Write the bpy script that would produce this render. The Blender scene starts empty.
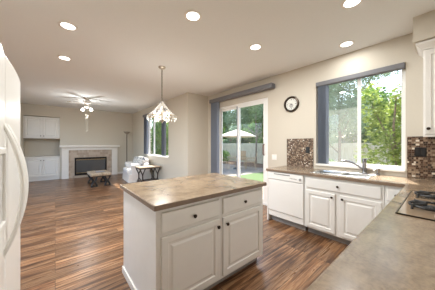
import bpy, bmesh, math, random
from mathutils import Vector, Matrix
random.seed(7)
sc = bpy.context.scene
COL = sc.collection
PI = math.pi

# ------------------------------------------------------------------ camera
cam_d = bpy.data.cameras.new('camera')
cam = bpy.data.objects.new('camera', cam_d); COL.objects.link(cam)
cam.location = (0, 0, 1.345)
cam.rotation_euler = (PI/2, 0, math.radians(49.8))
cam_d.sensor_width = 36; cam_d.lens = 192/435*36; cam_d.shift_y = -1/435
cam_d.clip_start = 0.02; cam_d.clip_end = 200
sc.camera = cam

# ------------------------------------------------------------------ view, world, sun
sc.view_settings.view_transform = 'Standard'
sc.view_settings.look = 'None'
sc.view_settings.exposure = 0.25
sc.view_settings.gamma = 1
sc.view_settings.use_curve_mapping = False
SKY, SUN, LAMP = 0.62, 14.0, 1.5
w = bpy.data.worlds.new('sky'); sc.world = w; w.use_nodes = True
nt = w.node_tree; nt.nodes.clear()
sky = nt.nodes.new('ShaderNodeTexSky'); sky.sky_type = 'NISHITA'; sky.sun_disc = False
SUNV = Vector((0.33, -1.0, -1.5)).normalized()
sky.sun_elevation = math.asin(-SUNV.z); sky.sun_rotation = math.radians(-18)
sky.dust_density = 2.0; sky.air_density = 1.0
bg = nt.nodes.new('ShaderNodeBackground'); bg.inputs[1].default_value = SKY
wo = nt.nodes.new('ShaderNodeOutputWorld')
nt.links.new(sky.outputs[0], bg.inputs[0]); nt.links.new(bg.outputs[0], wo.inputs[0])
sd = bpy.data.lights.new('sun', 'SUN'); sd.energy = SUN; sd.angle = math.radians(0.6); sd.color = (1, .95, .86)
so = bpy.data.objects.new('sun', sd); COL.objects.link(so)
so.rotation_euler = SUNV.to_track_quat('-Z', 'Y').to_euler(); so.location = (-2, 8, 9)
sc.cycles.max_bounces = 10; sc.cycles.diffuse_bounces = 6; sc.cycles.transparent_max_bounces = 24
sc.cycles.sample_clamp_indirect = 4.0
sc.cycles.use_denoising = True
sc.cycles.caustics_reflective = False; sc.cycles.caustics_refractive = False

# ------------------------------------------------------------------ helpers
class MB:
    def __init__(s): s.bm = bmesh.new()
    def box(s, x0, x1, y0, y1, z0, z1, mi=0):
        vs = [s.bm.verts.new(p) for p in ((x0,y0,z0),(x1,y0,z0),(x1,y1,z0),(x0,y1,z0),(x0,y0,z1),(x1,y0,z1),(x1,y1,z1),(x0,y1,z1))]
        for q in ((0,3,2,1),(4,5,6,7),(0,1,5,4),(1,2,6,5),(2,3,7,6),(3,0,4,7)):
            f = s.bm.faces.new([vs[i] for i in q]); f.material_index = mi
        return s
    def rings(s, rr, cap=True, mi=0, closed=True):
        """rr: list of rings (lists of points, equal length) skinned together"""
        R = [[s.bm.verts.new(p) for p in r] for r in rr]
        n = len(R[0])
        for a, b in zip(R, R[1:]):
            for i in range(n if closed else n-1):
                j = (i+1) % n
                f = s.bm.faces.new((a[i], a[j], b[j], b[i])); f.material_index = mi
        if cap and n > 2:
            f = s.bm.faces.new(list(reversed(R[0]))); f.material_index = mi
            f = s.bm.faces.new(R[-1]); f.material_index = mi
        return s
    def lathe(s, prof, c=(0,0,0), n=24, axis='z', mi=0, cap=True):
        rr = []
        for r, h in prof:
            r = max(r, 1e-4); ring = []
            for i in range(n):
                t = 2*PI*i/n; a, b = r*math.cos(t), r*math.sin(t)
                if axis == 'z': p = (c[0]+a, c[1]+b, c[2]+h)
                elif axis == 'y': p = (c[0]+a, c[1]+h, c[2]-b)
                else: p = (c[0]+h, c[1]+a, c[2]+b)
                ring.append(p)
            rr.append(ring)
        return s.rings(rr, cap, mi)
    def tube(s, pts, r, n=8, mi=0, flat=None):
        pts = [Vector(p) for p in pts]; rr = []
        up = None
        for i, p in enumerate(pts):
            d = (pts[min(i+1, len(pts)-1)] - pts[max(i-1, 0)]).normalized()
            if up is None:
                up = Vector((0,0,1)) if abs(d.z) < .9 else Vector((1,0,0))
            a = d.cross(up).normalized(); b = a.cross(d).normalized(); up = b
            rad = r[i] if isinstance(r, (list, tuple)) else r
            k = flat or 1
            rr.append([p + a*math.cos(2*PI*j/n)*rad + b*math.sin(2*PI*j/n)*rad*k for j in range(n)])
        return s.rings(rr, True, mi)
    def ball(s, c, r, sc_=(1,1,1), n=12, m=8, mi=0):
        prof = []
        rr = []
        for k in range(m+1):
            t = -PI/2 + PI*k/m
            rad = max(math.cos(t), 1e-3)*r
            rr.append([(c[0]+rad*math.cos(2*PI*i/n)*sc_[0], c[1]+rad*math.sin(2*PI*i/n)*sc_[1], c[2]+math.sin(t)*r*sc_[2]) for i in range(n)])
        return s.rings(rr, True, mi)
    def pillow(s, c, sx, sy, sz, rot=None, e=.45, n=20, m=12, mi=0):
        """soft cushion: superellipsoid"""
        rr = []
        sg = lambda v, e: math.copysign(abs(v)**e, v)
        for k in range(m+1):
            t = -PI/2 + PI*k/m; ring = []
            for i in range(n):
                u = 2*PI*i/n
                p = Vector((max(abs(math.cos(t)),1e-3)**.6*sg(math.cos(u), e)*sx/2, max(abs(math.cos(t)),1e-3)**.6*sg(math.sin(u), e)*sy/2, sg(math.sin(t), .7)*sz/2))
                if rot: p = rot @ p
                ring.append(Vector(c)+p)
            rr.append(ring)
        return s.rings(rr, True, mi)
    def prism(s, poly, z0, z1, mi=0):
        return s.rings([[(x, y, z0) for x, y in poly], [(x, y, z1) for x, y in poly]], True, mi)
    def panel(s, o, u, v, n, W, H, prof, mi=0):
        """raised panel: nested rectangles, prof = [(inset, height along n)]"""
        o, u, v, n = map(Vector, (o, u, v, n)); rr = []
        for ins, h in prof:
            rr.append([o+u*ins+v*ins+n*h, o+u*(W-ins)+v*ins+n*h, o+u*(W-ins)+v*(H-ins)+n*h, o+u*ins+v*(H-ins)+n*h])
        return s.rings(rr, True, mi)
    def build(s, name, mat, parent=None, bevel=0, smooth=False, world=False, segs=2):
        bmesh.ops.recalc_face_normals(s.bm, faces=s.bm.faces)
        me = bpy.data.meshes.new(name)
        if world and parent:
            off = Vector(); q = parent
            while q: off += q.location; q = q.parent
            bmesh.ops.translate(s.bm, verts=s.bm.verts, vec=-off)
        s.bm.to_mesh(me); s.bm.free()
        for m in (mat if isinstance(mat, (list, tuple)) else [mat]): me.materials.append(m)
        o = bpy.data.objects.new(name, me); COL.objects.link(o)
        if parent: o.parent = parent
        if bevel:
            b = o.modifiers.new('bevel', 'BEVEL'); b.width = bevel; b.segments = segs; b.limit_method = 'ANGLE'; b.angle_limit = math.radians(40)
            b.harden_normals = False
        if smooth:
            me.polygons.foreach_set('use_smooth', [True]*len(me.polygons))
            try: me.set_sharp_from_angle(angle=math.radians(40))
            except Exception: pass
        return o

def tag(o, label, cat, group=None, kind=None):
    o['label'] = label; o['category'] = cat
    if group: o['group'] = group
    if kind: o['kind'] = kind
    return o
def struct(o): o['kind'] = 'structure'; return o
def thing(name, label, cat, loc=(0,0,0), rz=0, group=None):
    o = bpy.data.objects.new(name, None); COL.objects.link(o)
    o.location = loc; o.rotation_euler = (0, 0, rz); o.empty_display_size = .05
    return tag(o, label, cat, group)
def copy_tree(o, parent=None):
    c = o.copy(); COL.objects.link(c)
    if parent: c.parent = parent
    for ch in [q for q in bpy.data.objects if q.parent == o]: copy_tree(ch, c)
    return c

# ------------------------------------------------------------------ materials
class NM:
    def __init__(s, name):
        s.m = bpy.data.materials.new(name); s.m.use_nodes = True; s.t = s.m.node_tree
        s.b = s.t.nodes['Principled BSDF']; s.out = s.t.nodes['Material Output']
    def n(s, kind, **kw):
        q = s.t.nodes.new(kind)
        for k, v in kw.items():
            if isinstance(k, str) and hasattr(q, k): setattr(q, k, v)
        return q
    def l(s, a, b): s.t.links.new(a, b)
    def coord(s, scale=(1,1,1)):
        tc = s.n('ShaderNodeTexCoord'); mp = s.n('ShaderNodeMapping'); mp.inputs['Scale'].default_value = scale
        s.l(tc.outputs['Object'], mp.inputs[0]); return mp.outputs[0]
    def noise(s, scale, vec=None, detail=4, rough=.5):
        q = s.n('ShaderNodeTexNoise'); q.inputs['Scale'].default_value = scale; q.inputs['Detail'].default_value = detail; q.inputs['Roughness'].default_value = rough
        if vec is not None: s.l(vec, q.inputs['Vector'])
        return q
    def ramp(s, fac, stops, const=False):
        q = s.n('ShaderNodeValToRGB'); e = q.color_ramp.elements
        while len(e) < len(stops): e.new(.5)
        for i, (p, c) in enumerate(stops):
            e[i].position = p; e[i].color = (*c, 1)
        if const: q.color_ramp.interpolation = 'CONSTANT'
        s.l(fac, q.inputs[0]); return q.outputs[0]
    def bump(s, h, strength=.2, dist=.01):
        q = s.n('ShaderNodeBump'); q.inputs['Strength'].default_value = strength; q.inputs['Distance'].default_value = dist
        s.l(h, q.inputs['Height']); s.l(q.outputs[0], s.b.inputs['Normal'])
    def set(s, **kw):
        for k, v in kw.items(): s.b.inputs[k.replace('_', ' ')].default_value = v
def H(r, g, b):
    f = lambda v: ((v/255+.055)/1.055)**2.4 if v > 10 else v/255/12.92
    return (f(r), f(g), f(b))
def plain(name, col, rough=.5, metal=0, var=.06, scale=30, bump=0, spec=.5):
    m = NM(name); m.set(Roughness=rough, Metallic=metal); m.b.inputs['Specular IOR Level'].default_value = spec
    nz = m.noise(scale, m.coord())
    c = m.ramp(nz.outputs['Fac'], [(.3, tuple(x*(1-var) for x in col)), (.7, tuple(min(1, x*(1+var)) for x in col))])
    m.l(c, m.b.inputs['Base Color'])
    if bump: m.bump(nz.outputs['Fac'], bump, .004)
    return m.m
def emit(name, col, strength):
    m = NM(name); m.b.inputs['Emission Color'].default_value = (*col, 1); m.b.inputs['Emission Strength'].default_value = strength
    m.b.inputs['Base Color'].default_value = (*col, 1); return m.m
def glassy(name, tint=(1,1,1), refl=.08, rough=.0):
    m = NM(name); m.t.nodes.remove(m.b)
    tr = m.n('ShaderNodeBsdfTransparent'); tr.inputs[0].default_value = (*tint, 1)
    gl = m.n('ShaderNodeBsdfGlossy'); gl.inputs['Roughness'].default_value = rough
    lw = m.n('ShaderNodeLayerWeight'); lw.inputs[0].default_value = .5
    pw = m.n('ShaderNodeMath', operation='POWER'); pw.inputs[1].default_value = 5; m.l(lw.outputs['Facing'], pw.inputs[0])
    mu = m.n('ShaderNodeMath', operation='MULTIPLY_ADD'); mu.inputs[1].default_value = .8 if refl else 0; mu.inputs[2].default_value = refl; m.l(pw.outputs[0], mu.inputs[0])
    mx = m.n('ShaderNodeMixShader'); m.l(mu.outputs[0], mx.inputs[0]); m.l(tr.outputs[0], mx.inputs[1]); m.l(gl.outputs[0], mx.inputs[2])
    m.l(mx.outputs[0], m.out.inputs[0]); return m.m

M = {}
M['wall'] = plain('wall_paint', H(201,194,181), .85, var=.015, scale=60, bump=.05)
M['ceil'] = plain('ceiling_paint', H(228,230,230), .9, var=.012, scale=80, bump=.08)
M['trim'] = plain('trim_white', H(232,228,222), .45, var=.01)
M['cab'] = plain('cabinet_paint', H(226,224,220), .38, var=.012, scale=12)
M['blade'] = plain('fan_blade_grey', H(176,172,166), .6)
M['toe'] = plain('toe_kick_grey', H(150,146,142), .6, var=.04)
M['appl'] = plain('appliance_white', H(232,230,226), .28, var=.008, scale=200, bump=.03)
M['appl_light'] = plain('dispenser_light_grey', H(204,203,200), .4)
M['appl_grey'] = plain('appliance_mid_grey', H(140,138,136), .4)  # one even mid grey for small appliance parts
M['vinyl'] = plain('window_vinyl', H(236,236,234), .35, var=.01)
M['bronze'] = plain('dark_bronze', H(62,52,44), .35, metal=.8)
M['black'] = plain('black_plastic', H(24,22,22), .35)
M['iron'] = plain('cast_iron', H(28,27,28), .5, bump=.1)
M['steel'] = plain('stainless_steel', H(200,202,204), .2, metal=1, var=.03, scale=8)
M['chrome'] = plain('satin_chrome', H(150,150,152), .25, metal=1, var=.03)
M['nickel'] = plain('brushed_nickel', H(190,184,172), .28, metal=1, var=.03)
M['slate'] = plain('slate_blind_fabric', H(122,130,144), .7, var=.05, scale=90)
M['valance'] = plain('grey_valance_fabric', H(112,112,116), .65, var=.05, scale=90)
M['glass'] = glassy('window_glass', (.97,.98,.98), .04)
m = NM('insect_screen'); m.t.nodes.remove(m.b)
_t = m.n('ShaderNodeBsdfTransparent'); _d = m.n('ShaderNodeBsdfTranslucent'); _d.inputs[0].default_value = (.55,.55,.52,1)
_m = m.n('ShaderNodeMixShader'); _m.inputs[0].default_value = .10; m.l(_t.outputs[0], _m.inputs[1]); m.l(_d.outputs[0], _m.inputs[2]); m.l(_m.outputs[0], m.out.inputs[0])
M['screen'] = m.m
M['lampon'] = emit('lamp_glow', (1,.97,.93), 5)
M['bulb'] = emit('warm_bulb', (1,.86,.66), 6)
M['bulbfan'] = emit('fan_bulb', (1,.95,.88), 6)
M['slip'] = plain('white_slipcover', H(226,224,222), .9, var=.03, scale=10, bump=.25)
M['conc'] = plain('patio_concrete', H(140,132,120), .9, var=.2, scale=6, bump=.2)
M['grass'] = plain('lawn_green', H(72,94,44), .9, var=.3, scale=40)
M['mulch'] = plain('bark_mulch', H(110,88,68), .95, var=.4, scale=50, bump=.4)
M['canvas'] = plain('cream_canvas', H(226,216,196), .85, var=.04)
M['strap'] = plain('tan_sling', H(176,156,126), .8, var=.1, scale=60)
M['bark'] = plain('tree_bark', H(128,114,98), .9, var=.3, scale=20, bump=.5)
M['mirror_dark'] = plain('firebox_black_metal', H(26,24,24), .35, metal=.4)
M['brass'] = plain('antique_brass', H(176,150,100), .3, metal=.9)
M['darkwood'] = plain('dark_stained_wood', H(52,42,38), .5)
M['tablewood'] = plain('washed_wood', H(176,160,140), .5, var=.18, scale=18)
M['face'] = plain('clock_face', H(214,214,208), .5, var=.06, scale=90)
M['ext'] = plain('neighbour_stucco', H(198,196,194), .9, var=.06)
M['roof'] = plain('roof_shingle', H(132,126,124), .9, var=.2, scale=30)

def floor_mat():
    m = NM('laminate_planks')
    tc = m.n('ShaderNodeTexCoord'); sp = m.n('ShaderNodeSeparateXYZ'); m.l(tc.outputs['Object'], sp.inputs[0])
    cb = m.n('ShaderNodeCombineXYZ'); m.l(sp.outputs[1], cb.inputs[0]); m.l(sp.outputs[0], cb.inputs[1])
    br = m.n('ShaderNodeTexBrick'); m.l(cb.outputs[0], br.inputs['Vector'])
    br.offset = .37; br.offset_frequency = 3
    for k, v in (('Scale', 1), ('Brick Width', 1.18), ('Row Height', .125), ('Mortar Size', .0018), ('Mortar Smooth', .1), ('Bias', 0)): br.inputs[k].default_value = v
    br.inputs['Color1'].default_value = (0,0,0,1); br.inputs['Color2'].default_value = (1,1,1,1); br.inputs['Mortar'].default_value = (.5,.5,.5,1)
    sx = m.n('ShaderNodeSeparateXYZ'); m.l(br.outputs['Color'], sx.inputs[0])
    mu = m.n('ShaderNodeMath', operation='MULTIPLY'); mu.inputs[1].default_value = 37; m.l(sx.outputs[0], mu.inputs[0])
    c2 = m.n('ShaderNodeCombineXYZ')
    a = m.n('ShaderNodeMath', operation='MULTIPLY'); a.inputs[1].default_value = 1.1; m.l(sp.outputs[1], a.inputs[0])
    b = m.n('ShaderNodeMath', operation='MULTIPLY'); b.inputs[1].default_value = 20; m.l(sp.outputs[0], b.inputs[0])
    m.l(a.outputs[0], c2.inputs[0]); m.l(b.outputs[0], c2.inputs[1]); m.l(mu.outputs[0], c2.inputs[2])
    n1 = m.noise(1.5, c2.outputs[0], 6, .62); n1.inputs['Distortion'].default_value = .6
    col = m.ramp(n1.outputs['Fac'], [(.28, H(42,26,18)), (.42, H(92,60,38)), (.50, H(130,92,62)), (.58, H(162,126,94)), (.67, H(120,84,56)), (.78, H(58,36,24))])
    tint = m.ramp(sx.outputs[0], [(0, (.58,.57,.56)), (.35, (.84,.83,.83)), (.7, (1.02,1.02,1.01)), (1, (1.30,1.30,1.30))])
    mx = m.n('ShaderNodeMix', data_type='RGBA', blend_type='MULTIPLY'); mx.inputs[0].default_value = 1
    m.l(col, mx.inputs[6]); m.l(tint, mx.inputs[7])
    mm = m.n('ShaderNodeMix', data_type='RGBA'); m.l(br.outputs['Fac'], mm.inputs[0]); m.l(mx.outputs[2], mm.inputs[6]); mm.inputs[7].default_value = (*H(38,26,20), 1)
    m.l(mm.outputs[2], m.b.inputs['Base Color'])
    m.set(Roughness=.3); m.b.inputs['Specular IOR Level'].default_value = .55
    rr = m.ramp(n1.outputs['Fac'], [(.2, (.36,)*3), (.8, (.24,)*3)]); m.l(rr, m.b.inputs['Roughness'])
    m.bump(n1.outputs['Fac'], .06, .003)
    return m.m
def counter_mat():
    m = NM('mottled_laminate')
    v = m.coord((1,1,1))
    n1 = m.noise(5, v, 8, .62); n1.inputs['Distortion'].default_value = .5
    v2 = m.coord((9,2.2,4)); n2 = m.noise(4, v2, 6, .7)
    n3 = m.noise(70, v, 3, .6)
    c = m.ramp(n1.outputs['Fac'], [(.3, H(112,94,76)), (.48, H(134,116,96)), (.6, H(148,130,108)), (.75, H(122,103,83))])
    c2 = m.ramp(n2.outputs['Fac'], [(.35, (.84,.82,.80)), (.62, (1.08,1.07,1.06))])
    c3 = m.ramp(n3.outputs['Fac'], [(.35, (.84,.82,.8)), (.6, (1.06,1.05,1.04))])
    a = m.n('ShaderNodeMix', data_type='RGBA', blend_type='MULTIPLY'); a.inputs[0].default_value = 1; m.l(c, a.inputs[6]); m.l(c2, a.inputs[7])
    b = m.n('ShaderNodeMix', data_type='RGBA', blend_type='MULTIPLY'); b.inputs[0].default_value = 1; m.l(a.outputs[2], b.inputs[6]); m.l(c3, b.inputs[7])
    m.l(b.outputs[2], m.b.inputs['Base Color']); m.set(Roughness=.24); m.b.inputs['Specular IOR Level'].default_value = .75
    return m.m
def mosaic_mat(name='mosaic_tiles', axis='xz', bw=.026, rh=.02, stops=None, grout=H(120,104,90)):
    m = NM(name)
    tc = m.n('ShaderNodeTexCoord'); sp = m.n('ShaderNodeSeparateXYZ'); m.l(tc.outputs['Object'], sp.inputs[0])
    cb = m.n('ShaderNodeCombineXYZ'); m.l(sp.outputs['XYZ'.index(axis[0].upper())], cb.inputs[0]); m.l(sp.outputs[2], cb.inputs[1])
    br = m.n('ShaderNodeTexBrick'); m.l(cb.outputs[0], br.inputs['Vector']); br.offset = .5; br.offset_frequency = 2; br.squash = .6; br.squash_frequency = 2
    for k, v in (('Scale', 1), ('Brick Width', bw), ('Row Height', rh), ('Mortar Size', .0014), ('Mortar Smooth', .1), ('Bias', 0)): br.inputs[k].default_value = v
    br.inputs['Color1'].default_value = (0,0,0,1); br.inputs['Color2'].default_value = (1,1,1,1)
    stops = stops or [(0, H(74,52,40)), (.2, H(112,88,70)), (.36, H(60,48,42)), (.5, H(140,118,98)), (.66, H(92,72,58)), (.82, H(160,140,118)), (.94, H(216,204,188))]
    c = m.ramp(br.outputs['Color'], stops, True)
    mm = m.n('ShaderNodeMix', data_type='RGBA'); m.l(br.outputs['Fac'], mm.inputs[0]); m.l(c, mm.inputs[6]); mm.inputs[7].default_value = (*grout, 1)
    m.l(mm.outputs[2], m.b.inputs['Base Color']); m.set(Roughness=.22)
    inv = m.n('ShaderNodeMath', operation='SUBTRACT'); inv.inputs[0].default_value = 1; m.l(br.outputs['Fac'], inv.inputs[1])
    m.bump(inv.outputs[0], .5, .003)
    return m.m
def leaf_mat(name, c1, c2, trans=.5):
    m = NM(name)
    nz = m.noise(3.0, m.coord(), 4)
    oi = m.n('ShaderNodeNewGeometry')
    c = m.ramp(oi.outputs['Random Per Island'], [(0, c1), (1, c2)])
    m.l(c, m.b.inputs['Base Color']); m.set(Roughness=.6)
    tr = m.n('ShaderNodeBsdfTranslucent'); m.l(c, tr.inputs[0])
    mx = m.n('ShaderNodeMixShader'); mx.inputs[0].default_value = trans
    m.l(m.b.outputs[0], mx.inputs[1]); m.l(tr.outputs[0], mx.inputs[2]); m.l(mx.outputs[0], m.out.inputs[0])
    return m.m
def fence_mat():
    m = NM('weathered_fence'); v = m.coord((14,14,1.2)); n = m.noise(2, v, 5)
    c = m.ramp(n.outputs['Fac'], [(.3, H(184,178,152)), (.7, H(220,212,186))]); m.l(c, m.b.inputs['Base Color']); m.set(Roughness=.85); return m.m
def floral_mat():
    m = NM('floral_cushion'); n = m.noise(14, m.coord(), 3)
    c = m.ramp(n.outputs['Fac'], [(.36, H(92,100,112)), (.46, H(206,206,204)), (.56, H(216,214,210)), (.66, H(112,118,112))]); m.l(c, m.b.inputs['Base Color']); m.set(Roughness=.9); return m.m
def ottoman_mat():
    m = NM('striped_weave'); v = m.coord((1.5,14,1)); n = m.noise(2, v, 3)
    c = m.ramp(n.outputs['Fac'], [(.3, H(120,100,80)), (.5, H(178,162,140)), (.7, H(136,118,100))]); m.l(c, m.b.inputs['Base Color']); m.set(Roughness=.8); return m.m
M['floor'] = floor_mat(); M['counter'] = counter_mat(); M['mosaic'] = mosaic_mat()
M['mosaic2'] = mosaic_mat('mosaic_tiles_large', 'xz', .034, .025)
M['fptile'] = mosaic_mat('hearth_tiles', 'yz', .10, .10, [(0, H(178,162,146)), (.4, H(188,172,156)), (.7, H(170,153,138))], H(196,184,170))
M['counteredge'] = plain('dark_counter_edge', H(124,104,86), .35, var=.15, scale=25)
M['hob'] = plain('bisque_hob_glass', H(146,126,104), .08, var=.03, spec=1)
M['fence'] = fence_mat(); M['floral'] = floral_mat(); M['ottoman'] = ottoman_mat()
M['leafA'] = leaf_mat('bright_leaves', H(100,124,46), H(160,174,92), .5)
M['leafB'] = leaf_mat('mid_leaves', H(70,110,48), H(140,170,90), .5)
M['leafD'] = leaf_mat('deep_green_leaves', H(62,92,50), H(118,146,84), .45)
M['leafC'] = leaf_mat('dark_needles', H(104,130,100), H(170,190,156), .55)
m = NM('crystal'); m.set(Roughness=.05, Metallic=0); m.b.inputs['Base Color'].default_value = (.72,.71,.68,1); m.b.inputs['Specular IOR Level'].default_value = 1; m.b.inputs['Alpha'].default_value = .42
M['crystal'] = m.m
m = NM('smoked_glass'); m.set(Roughness=.08); m.b.inputs['Base Color'].default_value = (*H(86,86,86), 1); M['fireglass'] = m.m

# ------------------------------------------------------------------ the shell
CZ = 2.77
XR, XF, YW, YL, YF, XJ = .36, -9.5, 3.5, -1.05, 2.79, -4.58
b = MB(); b.box(XF-.7, XR+.15, YL-.15, YW+.12, -.12, 0)
struct(b.build('floor', M['floor']))
b = MB(); b.box(XF-.7, XR+.15, YL-.15, YF+.15, CZ, CZ+.1); b.box(XJ-.12, XR+.15, YF+.15, YW+.15, CZ, CZ+.1)
struct(b.build('ceiling', M['ceil']))
def wall_x(name, y0, y1, x0, x1, holes, z1=CZ):
    b = MB(); xs = x0
    for hx0, hx1, hz0, hz1 in sorted(holes):
        b.box(xs, hx0, y0, y1, 0, z1)
        if hz0 > 0: b.box(hx0, hx1, y0, y1, 0, hz0)
        if hz1 < z1: b.box(hx0, hx1, y0, y1, hz1, z1)
        xs = hx1
    b.box(xs, x1, y0, y1, 0, z1)
    return struct(b.build(name, M['wall']))
KW = (-1.46, -.33, 1.0, 2.42)
SD = (-4.14, -2.46, 0, 2.36)
FW = (-7.66, -5.76, .92, 2.42)
wall_x('wall_right', YW, YW+.15, XJ-.12, XR, [KW, SD])
wall_x('wall_living', YF, YF+.15, XF-.5, XJ-.12, [FW])
wall_x('wall_left', YL-.15, YL, XF-.5, XR, [(-8.9, -6.1, .1, 2.5), (-5.7, -2.6, .1, 2.5)])
b = MB(); b.box(XJ-.12, XJ, YF, YW, 0, CZ); struct(b.build('wall_jog', M['wall']))
b = MB()
b.box(XR, XR+.15, YL-.15, YW+.15, 0, CZ)
struct(b.build('wall_near', M['wall']))
b = MB()   # far wall with the cabinet niche beside the fireplace
NY0, NY1, NZ = -.86, .135, 2.36
b.box(XF-.5, XF, YL, NY0, 0, CZ); b.box(XF-.5, XF, NY1, YF, 0, CZ); b.box(XF-.5, XF, NY0, NY1, NZ, CZ); b.box(XF-.65, XF-.5, YL-.15, YF+.15, 0, CZ)
struct(b.build('wall_far', M['wall']))
b = MB(); b.box(-.231, XR, 3.08, YW, 2.49, CZ); struct(b.build('trim_1', M['wall']))   # drop above the wall cabinet
b = MB(); b.box(XJ-.12, 1, YW+.15, YW+.15+.48, 2.68, 2.86); b.box(-11, XJ-.12, YF+.15, YF+.15+.32, 2.68, 2.86)  # unseen eave added; overhang sized to trim the sun at the windows
struct(b.build('unseen_eave', M['trim']))
# baseboards
b = MB(); b.box(XJ, SD[0]-.02, YW-.014, YW, 0, .09); b.box(SD[1]+.06, -2.06, YW-.014, YW, 0, .09); struct(b.build('baseboard_right', M['trim'], bevel=.003))
b = MB(); b.box(XF, XJ-.0, YF-.014, YF, 0, .09); struct(b.build('baseboard_living', M['trim'], bevel=.003))
b = MB(); b.box(XJ, XJ+.014, YF, YW-.014, 0, .09); struct(b.build('baseboard_jog', M['trim'], bevel=.003))
b = MB(); b.box(XF, XF+.014, 2.14, YF-.014, 0, .09); b.box(XF, XF+.014, YL, NY0, 0, .09); struct(b.build('baseboard_far', M['trim'], bevel=.003))
b = MB(); b.box(XF+.014, -1.9, YL, YL+.014, 0, .09); struct(b.build('baseboard_left', M['trim'], bevel=.003))

# ------------------------------------------------------------------ windows and door
def frame(b, x0, x1, y0, y1, z0, z1, t):
    b.box(x0, x0+t, y0, y1, z0, z1); b.box(x1-t, x1, y0, y1, z0, z1)
    b.box(x0+t, x1-t, y0, y1, z0, z0+t); b.box(x0+t, x1-t, y0, y1, z1-t, z1)
def window(n, x0, x1, yw, z0, z1, mull):
    b = MB(); frame(b, x0, x1, yw+.06, yw+.12, z0, z1, .030)
    for mx in mull: b.box(mx-.014, mx+.014, yw+.062, yw+.118, z0+.03, z1-.03)
    root = struct(b.build('window_%d' % n, M['vinyl'], bevel=.003))
    b = MB(); b.box(x0, x1, yw-.02, yw+.06, z0-.03, z0+.002); b.build('window_sill', M['trim'], root, bevel=.004)
    edges = [x0+.03] + [q for mx in mull for q in (mx-.014, mx+.014)] + [x1-.03]
    for i in range(0, len(edges), 2):
        b = MB(); b.box(edges[i], edges[i+1], yw+.088, yw+.092, z0+.03, z1-.03); b.build('pane', M['glass'], root)
    return root
w1 = window(1, KW[0], KW[1], YW, KW[2], KW[3], [-.855])
b = MB(); b.box(-1.425, -.875, YW+.125, YW+.127, 1.03, 2.385); b.build('insect_screen', M['screen'], w1)
b = MB(); frame(b, -1.43, -.87, YW+.12, YW+.13, 1.025, 2.39, .014); b.build('screen_frame', M['vinyl'], w1)
b = MB(); frame(b, -.841, -.36, YW+.062, YW+.08, 1.03, 2.39, .016); b.build('sash', M['vinyl'], w1, bevel=.003)
window(2, FW[0], FW[1], YF, FW[2], FW[3], [-7.12])
# unseen openings added on the left wall to let daylight in
window(3, -8.9, -6.1, YL-.18, .1, 2.5, [-7.5])
window(4, -5.7, -2.6, YL-.18, .1, 2.5, [-4.2])
b = MB(); frame(b, SD[0], SD[1], YW+.02, YW+.12, 0, SD[3], .05)
d1 = struct(b.build('door_1', M['vinyl'], bevel=.003))
b = MB(); x0, x1 = SD[0]+.05, -3.36
b.box(x0, x0+.045, YW+.075, YW+.11, .05, 2.31); b.box(x1-.06, x1, YW+.075, YW+.11, .05, 2.31); b.box(x0+.045, x1-.06, YW+.075, YW+.11, .05, .13); b.box(x0+.045, x1-.06, YW+.075, YW+.11, 2.25, 2.31)
p = b.build('fixed_panel', M['vinyl'], d1, bevel=.003)
b = MB(); b.box(x0+.045, x1-.06, YW+.09, YW+.094, .13, 2.25); b.build('pane', M['glass'], p)
b = MB(); x0, x1 = -3.42, SD[1]-.05
b.box(x0, x0+.07, YW+.03, YW+.065, .05, 2.31); b.box(x1-.09, x1, YW+.03, YW+.065, .05, 2.31); b.box(x0+.07, x1-.09, YW+.03, YW+.065, .05, .13); b.box(x0+.07, x1-.09, YW+.03, YW+.065, 2.25, 2.31)
p = b.build('sliding_panel', M['vinyl'], d1, bevel=.003)
b = MB(); b.box(x0+.07, x1-.09, YW+.045, YW+.049, .13, 2.25); b.build('pane', M['glass'], p)
b = MB(); b.box(x0+.005, x0+.03, YW+.022, YW+.03, .06, 2.3); b.build('stile_strip', M['slate'], p)  # thin blue-grey strip on the sliding panel's left stile
b = MB(); b.tube([(x1-.07,YW+.03,1.1),(x1-.07,YW-.005,1.12),(x1-.07,YW-.005,1.32),(x1-.07,YW+.03,1.34)], .013); b.build('door_handle', plain('handle_wood', H(96,58,40), .5), p, smooth=True)

def blind(label, x0, x1, y, z0, z1, stacks, vx0, vx1, vh=.1, vd=.1):
    t = thing('vertical_blind', label, 'blind', ((vx0+vx1)/2, y, z1))
    b = MB(); b.box(vx0, vx1, y-vd/2, y+vd/2, z1-vh, z1); b.build('valance', M['valance'], t, bevel=.012, world=True)
    for sx0, sx1 in stacks:
        n = max(4, int((sx1-sx0)/.018))
        for i in range(n):
            x = sx0+(sx1-sx0)*(i+.5)/n
            b = MB(); a = .5+.15*math.sin(i*2.1); dx, dy = (.012*math.cos(a), .038) if y > 3 else (-.012, .036)
            b.rings([[(x-dx,y-dy,z),(x+.0+.001,y-.002+.0,z),(x+dx,y+dy,z),(x+dx+.002,y+dy,z),(x+.004,y-.002,z),(x-dx+.002,y-dy,z)] for z in (z0, z1-vh)])
            b.build('vane', M['slate'], t, world=True)
    return t
blind('grey valance over the patio sliding door, slate vanes drawn left', 0, 0, 3.425, .02, 2.60, [(-4.30,-4.02)], -4.34, -2.27, .1, .14)
blind('grey valance across the sink window with slate vanes stacked at its left', 0, 0, 3.512, 1.01, 2.415, [(-1.415,-1.272)], -1.455, -.335, .075, .09)
blind('slate vertical blinds parted at both sides of the living area window', 0, 0, 2.715, .96, 2.50, [(-7.72,-7.38), (-6.06,-5.82)], -7.80, -5.76, .09, .1)

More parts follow.
